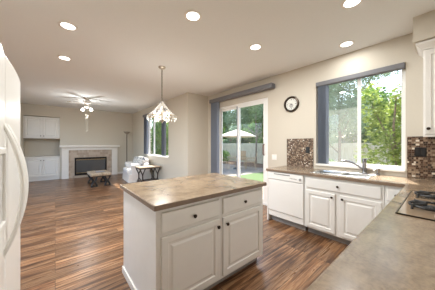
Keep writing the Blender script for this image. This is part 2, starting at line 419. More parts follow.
# ------------------------------------------------------------------ cabinets
DOORP = [(0,0),(0,.016),(.004,.019),(.050,.019),(.056,.010),(.072,.010),(.088,.018),(.09,.0185)]
DRAWP = [(0,0),(0,.012),(.006,.018),(.014,.019),(.016,.019)]
def knob(x, z, parent, y=-.019):
    b = MB(); b.lathe([(.006,0),(.005,-.012),(.014,-.016),(.016,-.022),(.012,-.027),(.001,-.029)], (x, y, z), 16, 'y')
    return b.build('knob', M['bronze'], parent, smooth=True)
def add_front(t, kind, x0, x1, z0, z1, kx=None, kz=None):
    b = MB(); b.panel((x0,0,z0), (1,0,0), (0,0,1), (0,-1,0), x1-x0, z1-z0, DOORP if kind == 'door' else DRAWP)
    d = b.build(kind, M['cab'], t, bevel=.0012)
    if kx is not None: knob(kx, kz, d)
    return d
def base_cab(name, label, loc, rz, W, D, fronts, kick=True, h=.872, cat='cabinet', toe=.09, group=None):
    t = thing(name, label, cat, loc, rz, group)
    b = MB(); b.box(0, W, 0, D, .1, h); b.build('body', M['cab'], t, bevel=.002)
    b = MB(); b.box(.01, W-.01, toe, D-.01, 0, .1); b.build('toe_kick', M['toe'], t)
    for f in fronts: add_front(t, *f)
    return t
# island
isl = base_cab('island_cabinet', 'white kitchen island cabinet with two drawers over two raised panel doors', (-1.33,.56,0), PI/2, 1.235, .84,
    [('drawer', .025,.575,.695,.845,.30,.765), ('drawer', .620,1.195,.695,.845,.905,.765), ('door', .025,.575,.125,.667,.550,.605), ('door', .620,1.195,.125,.667,.660,.605)], toe=.075)
b = MB(); b.box(-.014, 0, -.004, .84, 0, .872); b.build('end_panel', M['cab'], isl, bevel=.002)
b = MB(); b.box(-.026, -.014, -.0, .85, 0, .07); b.build('base_molding', M['trim'], isl, bevel=.003)
b = MB(); b.box(-2.235, -1.298, .527, 1.822, .874, .914)
ct = b.build('countertop', [M['counter']], bevel=.005)
tag(ct, 'mottled tan laminate worktop lying on the kitchen island', 'countertop')
b = MB(); b.box(-1.2985, -1.2965, .53, 1.819, .876, .909); b.box(-2.232, -1.2985, .5245, .5265, .876, .909)
b.build('edge_band', M['counteredge'], ct)
# L-shaped worktop
def slab(name, xs, ys, inside, z0, z1, mat):
    bm = bmesh.new(); vv = {}
    def V(i, j, k):
        if (i,j,k) not in vv: vv[i,j,k] = bm.verts.new((xs[i], ys[j], (z0,z1)[k]))
        return vv[i,j,k]
    nx, ny = len(xs)-1, len(ys)-1
    ins = lambda i, j: 0 <= i < nx and 0 <= j < ny and inside((xs[i]+xs[i+1])/2, (ys[j]+ys[j+1])/2)
    for i in range(nx):
        for j in range(ny):
            if not ins(i, j): continue
            bm.faces.new((V(i,j,1),V(i+1,j,1),V(i+1,j+1,1),V(i,j+1,1))); bm.faces.new((V(i,j,0),V(i,j+1,0),V(i+1,j+1,0),V(i+1,j,0)))
            if not ins(i-1, j): bm.faces.new((V(i,j,0),V(i,j,1),V(i,j+1,1),V(i,j+1,0)))
            if not ins(i+1, j): bm.faces.new((V(i+1,j,0),V(i+1,j+1,0),V(i+1,j+1,1),V(i+1,j,1)))
            if not ins(i, j-1): bm.faces.new((V(i,j,0),V(i+1,j,0),V(i+1,j,1),V(i,j,1)))
            if not ins(i, j+1): bm.faces.new((V(i,j+1,0),V(i,j+1,1),V(i+1,j+1,1),V(i+1,j+1,0)))
    m_ = MB(); m_.bm.free(); m_.bm = bm
    return m_.build(name, mat, bevel=.004)
SX0, SX1, SY0, SY1 = -1.33, -.61, 2.965, 3.385
HX0, HX1, HY0, HY1 = -.17, .27, 1.64, 2.46
def inside(x, y):
    if SX0+.02 < x < SX1-.02 and SY0+.02 < y < SY1-.02: return False
    if HX0 < x < HX1 and HY0 < y < HY1: return False
    return y > 2.86 or x > -.265
ct2 = slab('countertop', [-2.05, SX0+.02, SX1-.02, -.265, HX0, HX1, XR], [YL, HY0, HY1, 2.86, SY0+.02, SY1-.02, YW], inside, .874, .914, M['counter'])
tag(ct2, 'mottled tan laminate worktop running under the sink window and round the cooktop', 'countertop')
b = MB(); b.box(-2.05, -.266, 2.8575, 2.8595, .876, .909); b.box(-.2675, -.2655, YL+.01, 2.8595, .876, .909); b.build('edge_band', M['counteredge'], ct2)
# window-wall cabinets
b = MB(); b.box(-2.045, -2.018, 2.885, YW, 0, .872); tag(b.build('cabinet_filler', M['cab'], bevel=.002), 'narrow white end panel at the left of the dishwasher', 'panel')
base_cab('sink_base_cabinet', 'white sink cabinet with false drawer front above two raised panel doors', (-1.372,2.888,0), 0, .925, .60,
    [('drawer', .03,.90,.70,.845,.455,.775), ('door', .03,.42,.125,.665,.385,.62), ('door', .475,.90,.125,.665,.51,.62)])
base_cab('drawer_cabinet', 'narrow white corner cabinet with drawer over door, right of the sink cabinet', (-.443,2.888,0), 0, .20, .60,
    [('drawer', .02,.182,.70,.845,.10,.775), ('door', .02,.182,.125,.665,.155,.62)])
for i, (yy, wd, lb) in enumerate([(2.86, .9, 'white base cabinet below the cooktop with drawers and doors'), (1.95, .98, 'white base cabinet below the near worktop, in the middle of the run'), (.96, .98, 'white base cabinet below the near end of the worktop')]):
    base_cab('base_cabinet', lb, (-.235, yy, 0), -PI/2, wd, .58,
        [('drawer', .03,wd/2-.02,.70,.845,wd/4,.775), ('drawer', wd/2+.02,wd-.03,.70,.845,wd*.75,.775), ('door', .03,wd/2-.02,.125,.665,wd/2-.06,.62), ('door', wd/2+.02,wd-.03,.125,.665,wd/2+.06,.62)], group='base cabinets under the cooktop run')
# dishwasher
t = thing('dishwasher', 'white built-in dishwasher between the end panel and the sink cabinet', 'dishwasher', (-1.697,2.9,0))
X0, X1 = -2.012, -1.38
b = MB(); b.box(X0, X1, 2.9, YW-.03, .1, .868); b.build('body', M['appl'], t, world=True)
b = MB(); b.box(X0+.004, X1-.004, 2.872, 2.9, .205, .735); b.build('door', M['appl'], t, bevel=.006, world=True)
b = MB(); b.box(X0+.004, X1-.004, 2.866, 2.9, .742, .862); cp = b.build('control_panel', M['appl'], t, bevel=.008, world=True)
b = MB(); b.box(X0+.12, X1-.22, 2.862, 2.868, .828, .845); b.build('handle_recess', M['appl_grey'], cp, bevel=.002, world=True)
for k in range(5):
    b = MB(); b.box(-1.60+k*.024, -1.585+k*.024, 2.862, 2.867, .79, .80); b.build('button', M['appl_grey'], cp, world=True)
b = MB(); b.lathe([(.019,0),(.017,-.012),(.001,-.013)], (-1.43,2.866,.795), 16, 'y'); b.build('dial', M['appl_grey'], cp, world=True, smooth=True)
b = MB(); b.box(X0+.004, X1-.004, 2.885, 2.9, .105, .195); b.build('kick_plate', M['appl'], t, bevel=.004, world=True)
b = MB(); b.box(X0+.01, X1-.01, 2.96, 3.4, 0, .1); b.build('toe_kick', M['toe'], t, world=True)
# wall cabinet
t = thing('wall_cabinet', 'white wall cabinet above the right mosaic backsplash with crown molding', 'cabinet', (.1,3.17,1.44))
b = MB(); b.box(-.157, XR-.005, 3.17, YW, 1.44, 2.42); b.build('body', M['cab'], t, bevel=.002, world=True)
for (a0, a1, kx) in ((-.145, .095, -.115), (.108, .35, .32)):
    b = MB(); b.panel((a0,3.17,1.455), (1,0,0), (0,0,1), (0,-1,0), a1-a0, .93, DOORP); d = b.build('door', M['cab'], t, bevel=.0012, world=True)
    b = MB(); b.lathe([(.006,0),(.005,-.012),(.014,-.016),(.016,-.022),(.012,-.027),(.001,-.029)], (kx, 3.151, 1.515), 16, 'y'); b.build('knob', M['bronze'], d, smooth=True, world=True)
b = MB(); b.box(-.157, XR-.005, 3.155, 3.19, 1.425, 1.44); b.build('light_rail', M['cab'], t, world=True)
b = MB()
prof = [(0,0),(.012,.0),(.02,.02),(.045,.05),(.055,.06),(.055,.085),(0,.085)]
b.rings([[(-.157-o, 3.17-o, 2.40+z) for o, z in prof], [(XR-.005, 3.17-o, 2.40+z) for o, z in prof]])
b.rings([[(-.157-o, 3.17-o, 2.40+z) for o, z in prof], [(-.157-o, YW, 2.40+z) for o, z in prof]])
b.build('crown_molding', M['cab'], t, world=True)

# backsplashes, outlets, switch
b = MB(); b.box(-2.01, -1.503, YW-.012, YW, .914, 1.447); tag(b.build('mosaic_backsplash', M['mosaic']), 'brown and cream mosaic tile panel left of the sink window', 'backsplash')
b = MB(); b.box(-.315, XR-.005, YW-.012, YW, .914, 1.44); tag(b.build('mosaic_backsplash', M['mosaic2']), 'brown mosaic tile backsplash right of the sink window, below the wall cabinet', 'backsplash')
t = thing('electrical_outlet', 'black outlet on the left mosaic panel below the clock', 'outlet', (-1.60,YW-.012,1.235))
b = MB(); b.box(-.036, .036, -.006, 0, -.058, .058); b.build('cover_plate', M['black'], t, bevel=.003)
for dz in (-.024, .024):
    b = MB(); b.box(-.017, .017, -.009, -.005, dz-.015, dz+.015); b.build('socket', M['iron'], t, bevel=.003)
t = thing('electrical_outlet', 'black two-gang outlet plate on the right mosaic backsplash', 'outlet', (-.195,YW-.012,1.245))
b = MB(); b.box(-.052, .052, -.006, 0, -.058, .058); b.build('cover_plate', M['black'], t, bevel=.003)
for dx in (-.024, .024):
    b = MB(); b.box(dx-.015, dx+.015, -.009, -.005, -.034, .034); b.build('rocker', M['iron'], t, bevel=.003)
t = thing('light_switch', 'white light switch plate on the wall between patio door and dishwasher', 'switch', (-2.30,YW,1.07))
b = MB(); b.box(-.058, .058, -.006, 0, -.058, .058); b.build('cover_plate', M['trim'], t, bevel=.003)
for dx in (-.024, .024):
    b = MB(); b.box(dx-.015, dx+.015, -.010, -.005, -.032, .032); b.build('rocker', M['vinyl'], t, bevel=.002)

# clock
t = thing('wall_clock', 'round wall clock with dark rim and pale face between door and window', 'clock', (-1.915,YW,2.115))
b = MB(); b.lathe([(.150,0),(.153,-.02),(.146,-.036),(.132,-.040),(.118,-.030),(.112,-.014),(.112,0)], (0,0,0), 40, 'y'); b.build('rim', M['bronze'], t, smooth=True)
b = MB(); b.lathe([(.114,-.006),(.114,-.013)], (0,0,0), 40, 'y'); fc = b.build('face', M['face'], t)
for k in range(12):
    a = k*PI/6; b = MB(); L = .022 if k % 3 == 0 else .014
    ca, sa = math.sin(a), math.cos(a); wv = .005 if k % 3 == 0 else .003
    pts = [((.098-L)*ca-wv*sa, (.098-L)*sa+wv*ca), ((.098-L)*ca+wv*sa, (.098-L)*sa-wv*ca), (.098*ca+wv*sa, .098*sa-wv*ca), (.098*ca-wv*sa, .098*sa+wv*ca)]
    b.rings([[(x, -.013, z) for x, z in pts], [(x, -.015, z) for x, z in pts]]); b.build('hour_mark', M['black'], fc)
b = MB(); b.lathe([(.042,-.0131),(.040,-.0142)], (0,0,-.03), 24, 'y'); b.build('inner_dial', plain('clock_inner_grey', H(170,168,164), .5), fc)
for nm, a, L, wd in (('hour_hand', 2.2, .055, .005), ('minute_hand', -1.2, .085, .0035)):
    b = MB(); ca, sa = math.sin(a), math.cos(a)
    pts = [(-wd*sa-ca*.015, wd*ca-sa*.015), (wd*sa-ca*.015, -wd*ca-sa*.015), (L*ca, L*sa)]
    b.rings([[(x, -.017, z) for x, z in pts], [(x, -.019, z) for x, z in pts]]); b.build(nm, M['black'], t)
b = MB(); b.lathe([(.009,-.013),(.009,-.021),(.001,-.023)], (0,0,0), 12, 'y'); b.build('hub', M['black'], t)

# sink, faucet, soap pump
t = thing('kitchen_sink', 'stainless double bowl sink set into the worktop under the window', 'sink', ((SX0+SX1)/2,3.17,.914))
b = MB(); z = .9135; zt = .921; xm = -.955
for (a, c_, d, e) in ((SX0,SX1,SY0,SY0+.035),(SX0,SX1,SY1-.035,SY1),(SX0,SX0+.035,SY0+.035,SY1-.035),(SX1-.035,SX1,SY0+.035,SY1-.035),(xm-.02,xm+.02,SY0+.035,SY1-.035)):
    b.box(a, c_, d, e, z, zt)
b.build('rim', M['steel'], t, bevel=.003, world=True)
for (a, c_) in ((SX0+.03, xm-.016), (xm+.016, SX1-.03)):
    b = MB(); y0, y1 = SY0+.03, SY1-.03; R = []
    for ins, zz in ((0,.918),(.004,.90),(.012,.76),(.03,.735),(.12,.728)):
        R.append([(a+ins,y0+ins,zz),(c_-ins,y0+ins,zz),(c_-ins,y1-ins,zz),(a+ins,y1-ins,zz)])
    for r in R: pass
    V_ = [[b.bm.verts.new(p) for p in r] for r in R]
    for p_, q_ in zip(V_, V_[1:]):
        for i in range(4): b.bm.faces.new((p_[i], p_[(i+1)%4], q_[(i+1)%4], q_[i]))
    b.bm.faces.new(V_[-1]); bw = b.build('bowl', M['steel'], t, world=True)
    b = MB(); b.lathe([(.04,.7285),(.038,.733),(.01,.731)], ((a+c_)/2,3.17,0), 20); b.build('drain', M['iron'], bw, world=True)
t = thing('kitchen_faucet', 'steel single lever faucet standing behind the sink', 'faucet', (-.755,3.44,.914))
b = MB(); b.lathe([(.036,0),(.036,.008),(.028,.014),(.026,.02),(.026,.15),(.028,.155),(.027,.205),(.020,.222),(.001,.226)]); b.build('body', M['chrome'], t, smooth=True)
b = MB(); b.tube([(-.01,-.012,.055),(-.05,-.055,.10),(-.10,-.11,.145),(-.15,-.165,.175),(-.18,-.20,.182),(-.215,-.235,.172)], [.015,.014,.014,.018,.020,.018], 12); b.build('spout', M['chrome'], t, smooth=True)
b = MB(); b.tube([(.0,.02,.18),(.01,.04,.20),(.03,.055,.215)], [.010,.008,.006], 10); b.build('lever', M['chrome'], t, smooth=True)
t = thing('soap_dispenser', 'small steel soap pump right of the faucet', 'soap dispenser', (-.60,3.44,.914))
b = MB(); b.lathe([(.024,0),(.024,.006),(.016,.012),(.016,.06),(.020,.065),(.020,.088),(.001,.092)]); b.build('body', M['chrome'], t, smooth=True)
b = MB(); b.tube([(0,0,.068),(-.03,-.03,.07),(-.045,-.045,.062)], [.007,.006,.005], 8); b.build('nozzle', M['steel'], t, smooth=True)

# cooktop
t = thing('gas_cooktop', 'bisque glass gas cooktop set into the right-hand worktop', 'cooktop', (.05,2.05,.914))
b = MB(); b.box(-.192, .29, 1.618, 2.482, .914, .921); b.build('glass_top', M['hob'], t, bevel=.003, world=True)
b = MB(); b.box(HX0+.01, HX1-.01, HY0+.01, HY1-.01, .80, .914); b.build('burner_box', M['appl_grey'], t, world=True)
b = MB(); b.box(-.197, -.1925, 1.612, 2.488, .913, .922); b.box(-.192, .29, 1.612, 1.6175, .913, .922); b.box(-.192, .29, 2.4825, 2.488, .913, .922); b.build('metal_trim', M['bronze'], t, world=True)
def grate(cx, cy, r):
    b = MB(); z0 = .947
    n = 16
    ring = [(cx+r*.98*math.cos(2*PI*i/n), cy+r*.98*math.sin(2*PI*i/n), z0-.004) for i in range(n+1)]
    b.tube(ring, .008, 6)
    for k in range(4):
        a = k*PI/2+PI/4
        b.tube([(cx+math.cos(a)*r*1.12, cy+math.sin(a)*r*1.12, .922), (cx+math.cos(a)*r*1.08, cy+math.sin(a)*r*1.08, z0), (cx+math.cos(a)*r*.3, cy+math.sin(a)*r*.3, z0+.006)], .009, 6, flat=.9)
        a = k*PI/2
        b.tube([(cx+math.cos(a)*r, cy+math.sin(a)*r, z0), (cx+math.cos(a)*r*.4, cy+math.sin(a)*r*.4, z0+.004)], .006, 6)
    g = b.build('grate', M['iron'], t, world=True, smooth=True)
    b = MB(); b.lathe([(r*.5,.9215),(r*.5,.926),(r*.38,.930),(r*.36,.938),(r*.3,.942),(.001,.943)], (cx,cy,0), 24); b.build('burner', M['iron'], t, world=True, smooth=True)
for cx, cy, r in ((-.055,1.86,.105),(-.055,2.27,.105),(.185,1.86,.085),(.185,2.27,.085)): grate(cx, cy, r)
for k, yy in enumerate((1.68, 1.72)):
    for j in range(2):
        b = MB(); b.lathe([(.017,.9215),(.016,.937),(.013,.943),(.001,.944)], (-.02+j*.07+k*.03, yy-.0+k*.01, 0), 16); b.build('knob', M['trim'], t, world=True, smooth=True)

# refrigerator
t = thing('refrigerator', 'white side-by-side refrigerator with curved handles at the left edge', 'refrigerator', (-1.375,-.6,0))
FX0, FXM, FX1, FY = -1.832, -1.315, -.92, -.17
b = MB(); b.box(FX0+.006, FX1-.006, -.93, FY-.065, .02, 1.745); b.build('body', M['appl'], t, bevel=.005, world=True)
b = MB(); b.box(FX0+.03, FX1-.03, -.9, FY-.09, 0, .06); b.build('base_grille', M['appl_grey'], t, world=True)
def fdoor(nm, a, c_):
    b = MB(); n = 8; fr = []
    for i in range(n+1):
        u = i/n; fr.append((a+(c_-a)*u, FY-.008+.008*(1-(2*u-1)**2)))
    poly = fr + [(c_, FY-.06), (a, FY-.06)]
    b.prism(poly, .07, 1.762); return b.build(nm, M['appl'], t, bevel=.008, world=True)
rd = fdoor('refrigerator_door', FX0, FXM-.004); fd = fdoor('freezer_door', FXM+.004, FX1)
def fhandle(x, par, s):
    b = MB(); pts = []
    for i in range(17):
        u = i/16; bow = math.sin(PI*u)**.85
        pts.append((x+s*.0*bow, FY-.01+.066*bow, .84+.60*u))
    b.tube(pts, [.008+.003*math.sin(PI*i/16) for i in range(17)], 10, flat=1.3); b.build('handle', M['appl'], par, world=True, smooth=True)
fhandle(-1.36, rd, -1); fhandle(-1.27, fd, 1)
b = MB(); frame(b, -1.215, -.985, FY-.004, FY+.012, 1.0, 1.33, .025); dp = b.build('dispenser', M['appl'], fd, bevel=.004, world=True)
b = MB(); b.box(-1.19, -1.01, FY-.006, FY+.002, 1.025, 1.305); b.build('dispenser_recess', M['appl_light'], fd, world=True)

# ------------------------------------------------------------------ living area: niche cabinets, fireplace
def flat_cab(nm, label, z0, z1, kz, base):
    t = thing(nm, label, 'cabinet', (XF, (NY0+NY1)/2, z0))
    b = MB(); b.box(XF-.45, XF-.022, NY0+.004, NY1-.004, z0+base, z1); b.build('body', M['cab'], t, world=True)
    if base:
        b = MB(); b.box(XF-.45, XF-.05, NY0+.01, NY1-.01, z0, z0+base); b.build('toe_kick', M['cab'], t, world=True)
    ym = (NY0+NY1)/2
    for a, c_, ky in ((NY0+.03, ym-.008, ym-.04), (ym+.008, NY1-.04, ym+.04)):
        b = MB(); b.panel((XF-.022,a,z0+base+.03), (0,1,0), (0,0,1), (1,0,0), c_-a, z1-z0-base-.06, DOORP); d = b.build('door', M['cab'], t, world=True, bevel=.0012)
        b = MB(); b.lathe([(.006,0),(.005,.012),(.016,.018),(.012,.028),(.001,.03)], (XF-.003,ky,kz), 12, 'x'); b.build('knob', M['bronze'], d, world=True, smooth=True)
    return t
flat_cab('built_in_cabinet', 'white lower cabinet in the niche left of the fireplace', 0, .85, .74, .12)
flat_cab('built_in_cabinet', 'white upper cabinet in the niche left of the fireplace', 1.55, 2.34, 1.64, 0)
b = MB(); b.box(XF-.48, XF+.012, NY0+.004, NY1-.004, .852, .885); tag(b.build('shelf_top', M['trim'], bevel=.004), 'white ledge on the lower niche cabinet beside the fireplace', 'ledge')
t = thing('fireplace', 'white mantel fireplace with tan tile surround and black glass firebox', 'fireplace', (XF,1.15,0))
F0, F1, FX = .19, 2.12, XF
b = MB(); b.box(FX, FX+.10, F0, .40, 0, 1.10); b.box(FX, FX+.10, 1.90, F1, 0, 1.10); b.box(FX, FX+.10, F0, F1, 1.10, 1.19); b.build('surround', M['trim'], t, bevel=.006, world=True)
b = MB(); b.box(FX, FX+.14, F0-.02, F1+.02, 1.19, 1.225); b.box(FX, FX+.20, F0-.07, F1+.08, 1.215, 1.29); b.build('mantel_shelf', M['trim'], t, bevel=.01, world=True)
b = MB(); b.box(FX, FX+.05, .40, .585, 0, 1.10); b.box(FX, FX+.05, 1.70, 1.90, 0, 1.10); b.box(FX, FX+.05, .585, 1.70, .80, 1.10); b.box(FX, FX+.05, .585, 1.70, 0, .09); b.build('tile_surround', M['fptile'], t, world=True)
b = MB(); frame(b, 0, 1, 0, 1, 0, 1, .1); b.bm.free(); b = MB()
y0, y1, z0, z1 = .585, 1.70, .09, .80
b.box(FX+.01, FX+.07, y0, y0+.05, z0, z1); b.box(FX+.01, FX+.07, y1-.05, y1, z0, z1); b.box(FX+.01, FX+.07, y0+.05, y1-.05, z0, z0+.08); b.box(FX+.01, FX+.07, y0+.05, y1-.05, z1-.07, z1)
fb = b.build('firebox_frame', M['mirror_dark'], t, bevel=.004, world=True)
b = MB(); b.box(FX+.03, FX+.034, y0+.05, y1-.05, z0+.08, z1-.07); b.build('glass_door', M['fireglass'], t, world=True)
b = MB(); b.box(FX+.034, FX+.05, y0+.05, y1-.05, z1-.10, z1-.085); b.box(FX+.034, FX+.05, y0+.05, y1-.05, z0+.09, z0+.105); b.build('brass_trim', M['brass'], t, world=True)

# ceiling fan
t = thing('ceiling_fan', 'white five blade ceiling fan with two lit lamps and pull chains', 'fan', (-7.2,.755,2.77))
b = MB(); b.lathe([(.07,0),(.075,-.03),(.03,-.05),(.015,-.06),(.015,-.08),(.08,-.09),(.11,-.12),(.11,-.17),(.07,-.2),(.05,-.21),(.05,-.25),(.07,-.27),(.05,-.30),(.001,-.31)]); b.build('motor', M['trim'], t, smooth=True)
for k in range(5):
    a = k*2*PI/5+.5; R = Matrix.Rotation(a, 3, 'Z') @ Matrix.Rotation(.2, 3, 'X')
    b = MB(); pts = [(.10,-.02),(.16,-.045),(.48,-.06),(.52,-.04),(.53,0),(.52,.04),(.48,.06),(.16,.045),(.10,.02)]
    b.rings([[R @ Vector((x,y,-.004))+Vector((0,0,-.15)) for x,y in pts], [R @ Vector((x,y,.004))+Vector((0,0,-.15)) for x,y in pts]]); b.build('blade', M['blade'], t, bevel=.002)
for k in range(2):
    a = k*PI + math.radians(49.8); cx, cy = .12*math.cos(a), .12*math.sin(a)
    b = MB(); b.tube([(cx*.3,cy*.3,-.28),(cx*.9,cy*.9,-.29),(cx,cy,-.32)], .012, 8); arm = b.build('lamp_arm', M['trim'], t, smooth=True)
    b = MB(); b.lathe([(.02,-.31),(.04,-.34),(.05,-.37),(.035,-.39),(.001,-.395)], (cx*1.1,cy*1.1,0), 16); b.build('lamp_shade', M['bulbfan'], arm, smooth=True)
for dx in (-.02, .03):
    b = MB(); b.tube([(dx,-dx,-.31),(dx,-dx,-1.0)], .0025, 6); b.ball((dx,-dx,-1.01), .012); b.build('pull_chain', M['nickel'], t)
def lamp(name, kind, loc, energy, parent, size=.05, col=(.975,.985,.965), spot=None):
    d = bpy.data.lights.new(name, kind); d.energy = energy*LAMP; d.color = col
    if kind == 'AREA': d.shape = 'DISK'; d.size = size
    else: d.shadow_soft_size = size
    if spot: d.spot_size = spot; d.spot_blend = .9
    o = bpy.data.objects.new(name, d); COL.objects.link(o); o.location = loc
    if parent: o.parent = parent
    return o
lamp('fan_light', 'POINT', (0,0,-.55), 15, t, .12)

# downlights
for k, (x, y, pw, lb) in enumerate([(-2.936,.118,27,'recessed downlight in the ceiling, the left nearest one beyond the refrigerator'),
    (-4.066,.117,32,'recessed downlight farthest left on the ceiling, towards the ceiling fan'),
    (-1.809,1.171,20,'recessed downlight over the island, top centre of the photo'),
    (-1.794,2.247,15,'recessed downlight between the island and the patio door valance'),
    (-.903,3.17,3,'recessed downlight close above the sink window valance'),
    (-.6,2.275,6,'recessed downlight at the top right edge of the photo')]):
    t = thing('recessed_downlight', lb, 'light', (x,y,CZ), 0, 'recessed ceiling downlights')
    b = MB(); b.lathe([(.070,0),(.098,0),(.098,-.004),(.088,-.008),(.070,-.005),(.070,0)], n=32, cap=False); b.build('trim_ring', M['trim'], t, smooth=True)
    b = MB(); b.lathe([(.071,-.001),(.071,-.004)], n=32); b.build('lens', M['lampon'], t)
    lamp('downlight', 'AREA', (0,0,-.012), pw, t, .13)

# chandelier
CX, CY = -3.38, 1.51
t = thing('crystal_chandelier', 'brass and crystal chandelier hanging on a chain over the breakfast corner', 'chandelier', (CX,CY,CZ))
b = MB(); b.lathe([(.065,0),(.065,-.012),(.05,-.028),(.015,-.036),(.008,-.05),(.001,-.052)]); b.build('ceiling_canopy', M['nickel'], t, smooth=True)
b = MB(); z = -.05
k = 0
while z > -.63:
    b.tube([((.010*math.cos(a)) if k % 2 else 0, 0 if k % 2 else .010*math.cos(a), z-.016+.019*math.sin(a)) for a in [i*PI/5 for i in range(11)]], .004, 5); z -= .028; k += 1
b.build('chain', plain('aged_chain', H(96,90,80), .4, metal=.7), t)
b = MB(); b.lathe([(.001,-.62),(.02,-.64),(.035,-.66),(.02,-.69),(.015,-.72),(.03,-.76),(.045,-.82),(.02,-.87),(.018,-.93),(.05,-.97),(.04,-1.0),(.001,-1.04)], n=20); b.build('central_column', M['nickel'], t, smooth=True)
b = MB(); b.tube([(.26*math.cos(i*PI/16), .26*math.sin(i*PI/16), -.91) for i in range(33)], .006, 6); b.build('ring', M['brass'], t, smooth=True)
for k in range(6):
    a = k*PI/3+.3; ca, sa = math.cos(a), math.sin(a)
    b = MB(); b.tube([(.02*ca,.02*sa,-.93),(.06*ca,.06*sa,-.985),(.11*ca,.11*sa,-.975),(.13*ca,.13*sa,-.93)], .005, 8); b.lathe([(.001,-.935),(.022,-.93),(.025,-.922),(.01,-.92)], (.13*ca,.13*sa,0), 12)
    b.lathe([(.009,-.92),(.009,-.885)], (.13*ca,.13*sa,0), 10)
    arm = b.build('arm', M['nickel'], t, smooth=True)
    b = MB(); b.lathe([(.008,-.885),(.015,-.872),(.016,-.858),(.008,-.835),(.001,-.825)], (.13*ca,.13*sa,0), 12); b.build('bulb', M['bulb'], arm, smooth=True)
for k in range(16):
    a = k*PI/8; ca, sa = math.cos(a), math.sin(a); b = MB()
    for i in range(11):
        u = i/10; r = .03+.23*u; zz = -.66-.25*u-.03*math.sin(PI*u)
        b.ball((r*ca, r*sa, zz), .0095, n=6, m=4)
    b.build('bead_strand', M['crystal'], t)
    b = MB(); z0 = -.92
    L = .06 if k % 2 else .085
    b.lathe([(.001,z0),(.006,z0-.012),(.004,z0-.02),(.014,z0-.045),(.010,z0-L+.01),(.001,z0-L)], (.26*ca,.26*sa,0), 6); b.build('crystal_drop', M['crystal'], t)
for k in range(10):
    a = k*PI/5+.1; ca, sa = math.cos(a), math.sin(a); b = MB()
    b.lathe([(.001,-.93),(.012,-.96),(.012,-.985),(.001,-1.02)], (.13*ca,.13*sa,0), 6); b.build('crystal_drop', M['crystal'], t)
lamp('chandelier_light', 'POINT', (0,0,-.97), 12, t, .16, (1,.93,.84))

# ------------------------------------------------------------------ living area furniture
# low cushioned coffee table
t = thing('coffee_table', 'low coffee table with striped woven top and curled dark metal legs', 'coffee table', (-7.42,1.11,0))
b = MB(); b.box(-.47, .47, -.29, .29, .335, .42); b.build('cushion_top', M['ottoman'], t, bevel=.03, segs=3)
b = MB(); b.box(-.44, .44, -.26, .26, .315, .337); b.build('frame', M['iron'], t)
for sx in (-1, 1):
    for sy in (-1, 1):
        b = MB()
        for s2 in (-1, 1):
            pts = []
            for i in range(13):
                u = i/12; wv = .012+.058*abs(math.cos(PI*u*1.0))**1.2
                pts.append((sx*.38, sy*.18+s2*wv, .325*(1-u)+.012*u))
            b.tube(pts, .025, 8)
        b.tube([(sx*.38, sy*.18-.08, .018), (sx*.38, sy*.18+.08, .018)], .018, 8)
        b.build('leg', M['iron'], t, smooth=True)
b = MB(); b.box(-.16, .16, -.12, .12, 0, .012); frame(b, -.18, .18, -.012, .0, 0, .02, .004)
o = b.build('tray', plain('blue_grey_tray', H(128,134,146), .3)); o.location = (-7.42, 1.14, .421)
tag(o, 'flat blue-grey tray lying on the low coffee table', 'tray')
# armchair: faces away from the window wall
t = thing('armchair', 'white slipcovered armchair by the living area window', 'armchair', (-7.47,2.33,0), math.radians(-4))
t.scale = (1.08, 1.0, 1)
def soft(name, boxes, bev=.05, par=None):
    b = MB()
    for q in boxes: b.box(*q)
    return b.build(name, M['slip'], par or t, bevel=bev, segs=4, smooth=True)
b = MB()
base = []; n = 60
def rect_pt(u, x0, x1, y0, y1):
    P_ = 2*((x1-x0)+(y1-y0)); d = u*P_
    if d < x1-x0: return (x0+d, y0, 0, -1)
    d -= x1-x0
    if d < y1-y0: return (x1, y0+d, 1, 0)
    d -= y1-y0
    if d < x1-x0: return (x1-d, y1, 0, 1)
    d -= x1-x0
    return (x0, y1-d, -1, 0)
rr = []
for zz, amp in ((.01, .016), (.12, .010), (.22, .004), (.30, 0)):
    ring = []
    for i in range(n*2):
        x, y, nx, ny = rect_pt(i/(n*2), -.5, .5, -.37, .37); wv = amp*math.sin(i*1.9)+amp*.6
        ring.append((x+nx*wv, y+ny*wv, zz))
    rr.append(ring)
b.rings(rr); b.build('skirt', M['slip'], t, smooth=True)
soft('seat_cushion', [(-.335, .335, -.40, .14, .295, .465)], .05)
soft('backrest', [(-.40, .40, .15, .36, .29, .83)], .10)
for s in (-1, 1):
    b = MB(); b.box(min(s*.335, s*.48), max(s*.335, s*.48), -.28, .34, .28, .55); b.tube([(s*.42,-.30,.575),(s*.42,.33,.575)], .085, 14); b.build('armrest', M['slip'], t, smooth=True, bevel=.02)
R1 = Matrix.Rotation(math.radians(68), 3, 'X')
b = MB(); b.pillow((-.16,.03,.67), .46, .40, .15, R1); o = b.build('throw_pillow', M['floral'], smooth=True); o.location = (-7.47,2.32,0)
tag(o, 'floral cushion leaning in the white armchair, the one nearer the fireplace', 'cushion', 'floral cushions in the armchair')
b = MB(); b.pillow((.34,.02,.70), .46, .42, .15, Matrix.Rotation(.25,3,'Z') @ R1); o = b.build('throw_pillow', M['floral'], smooth=True); o.location = (-7.47,2.32,0)
tag(o, 'floral cushion leaning in the white armchair, the one behind the side table', 'cushion', 'floral cushions in the armchair')
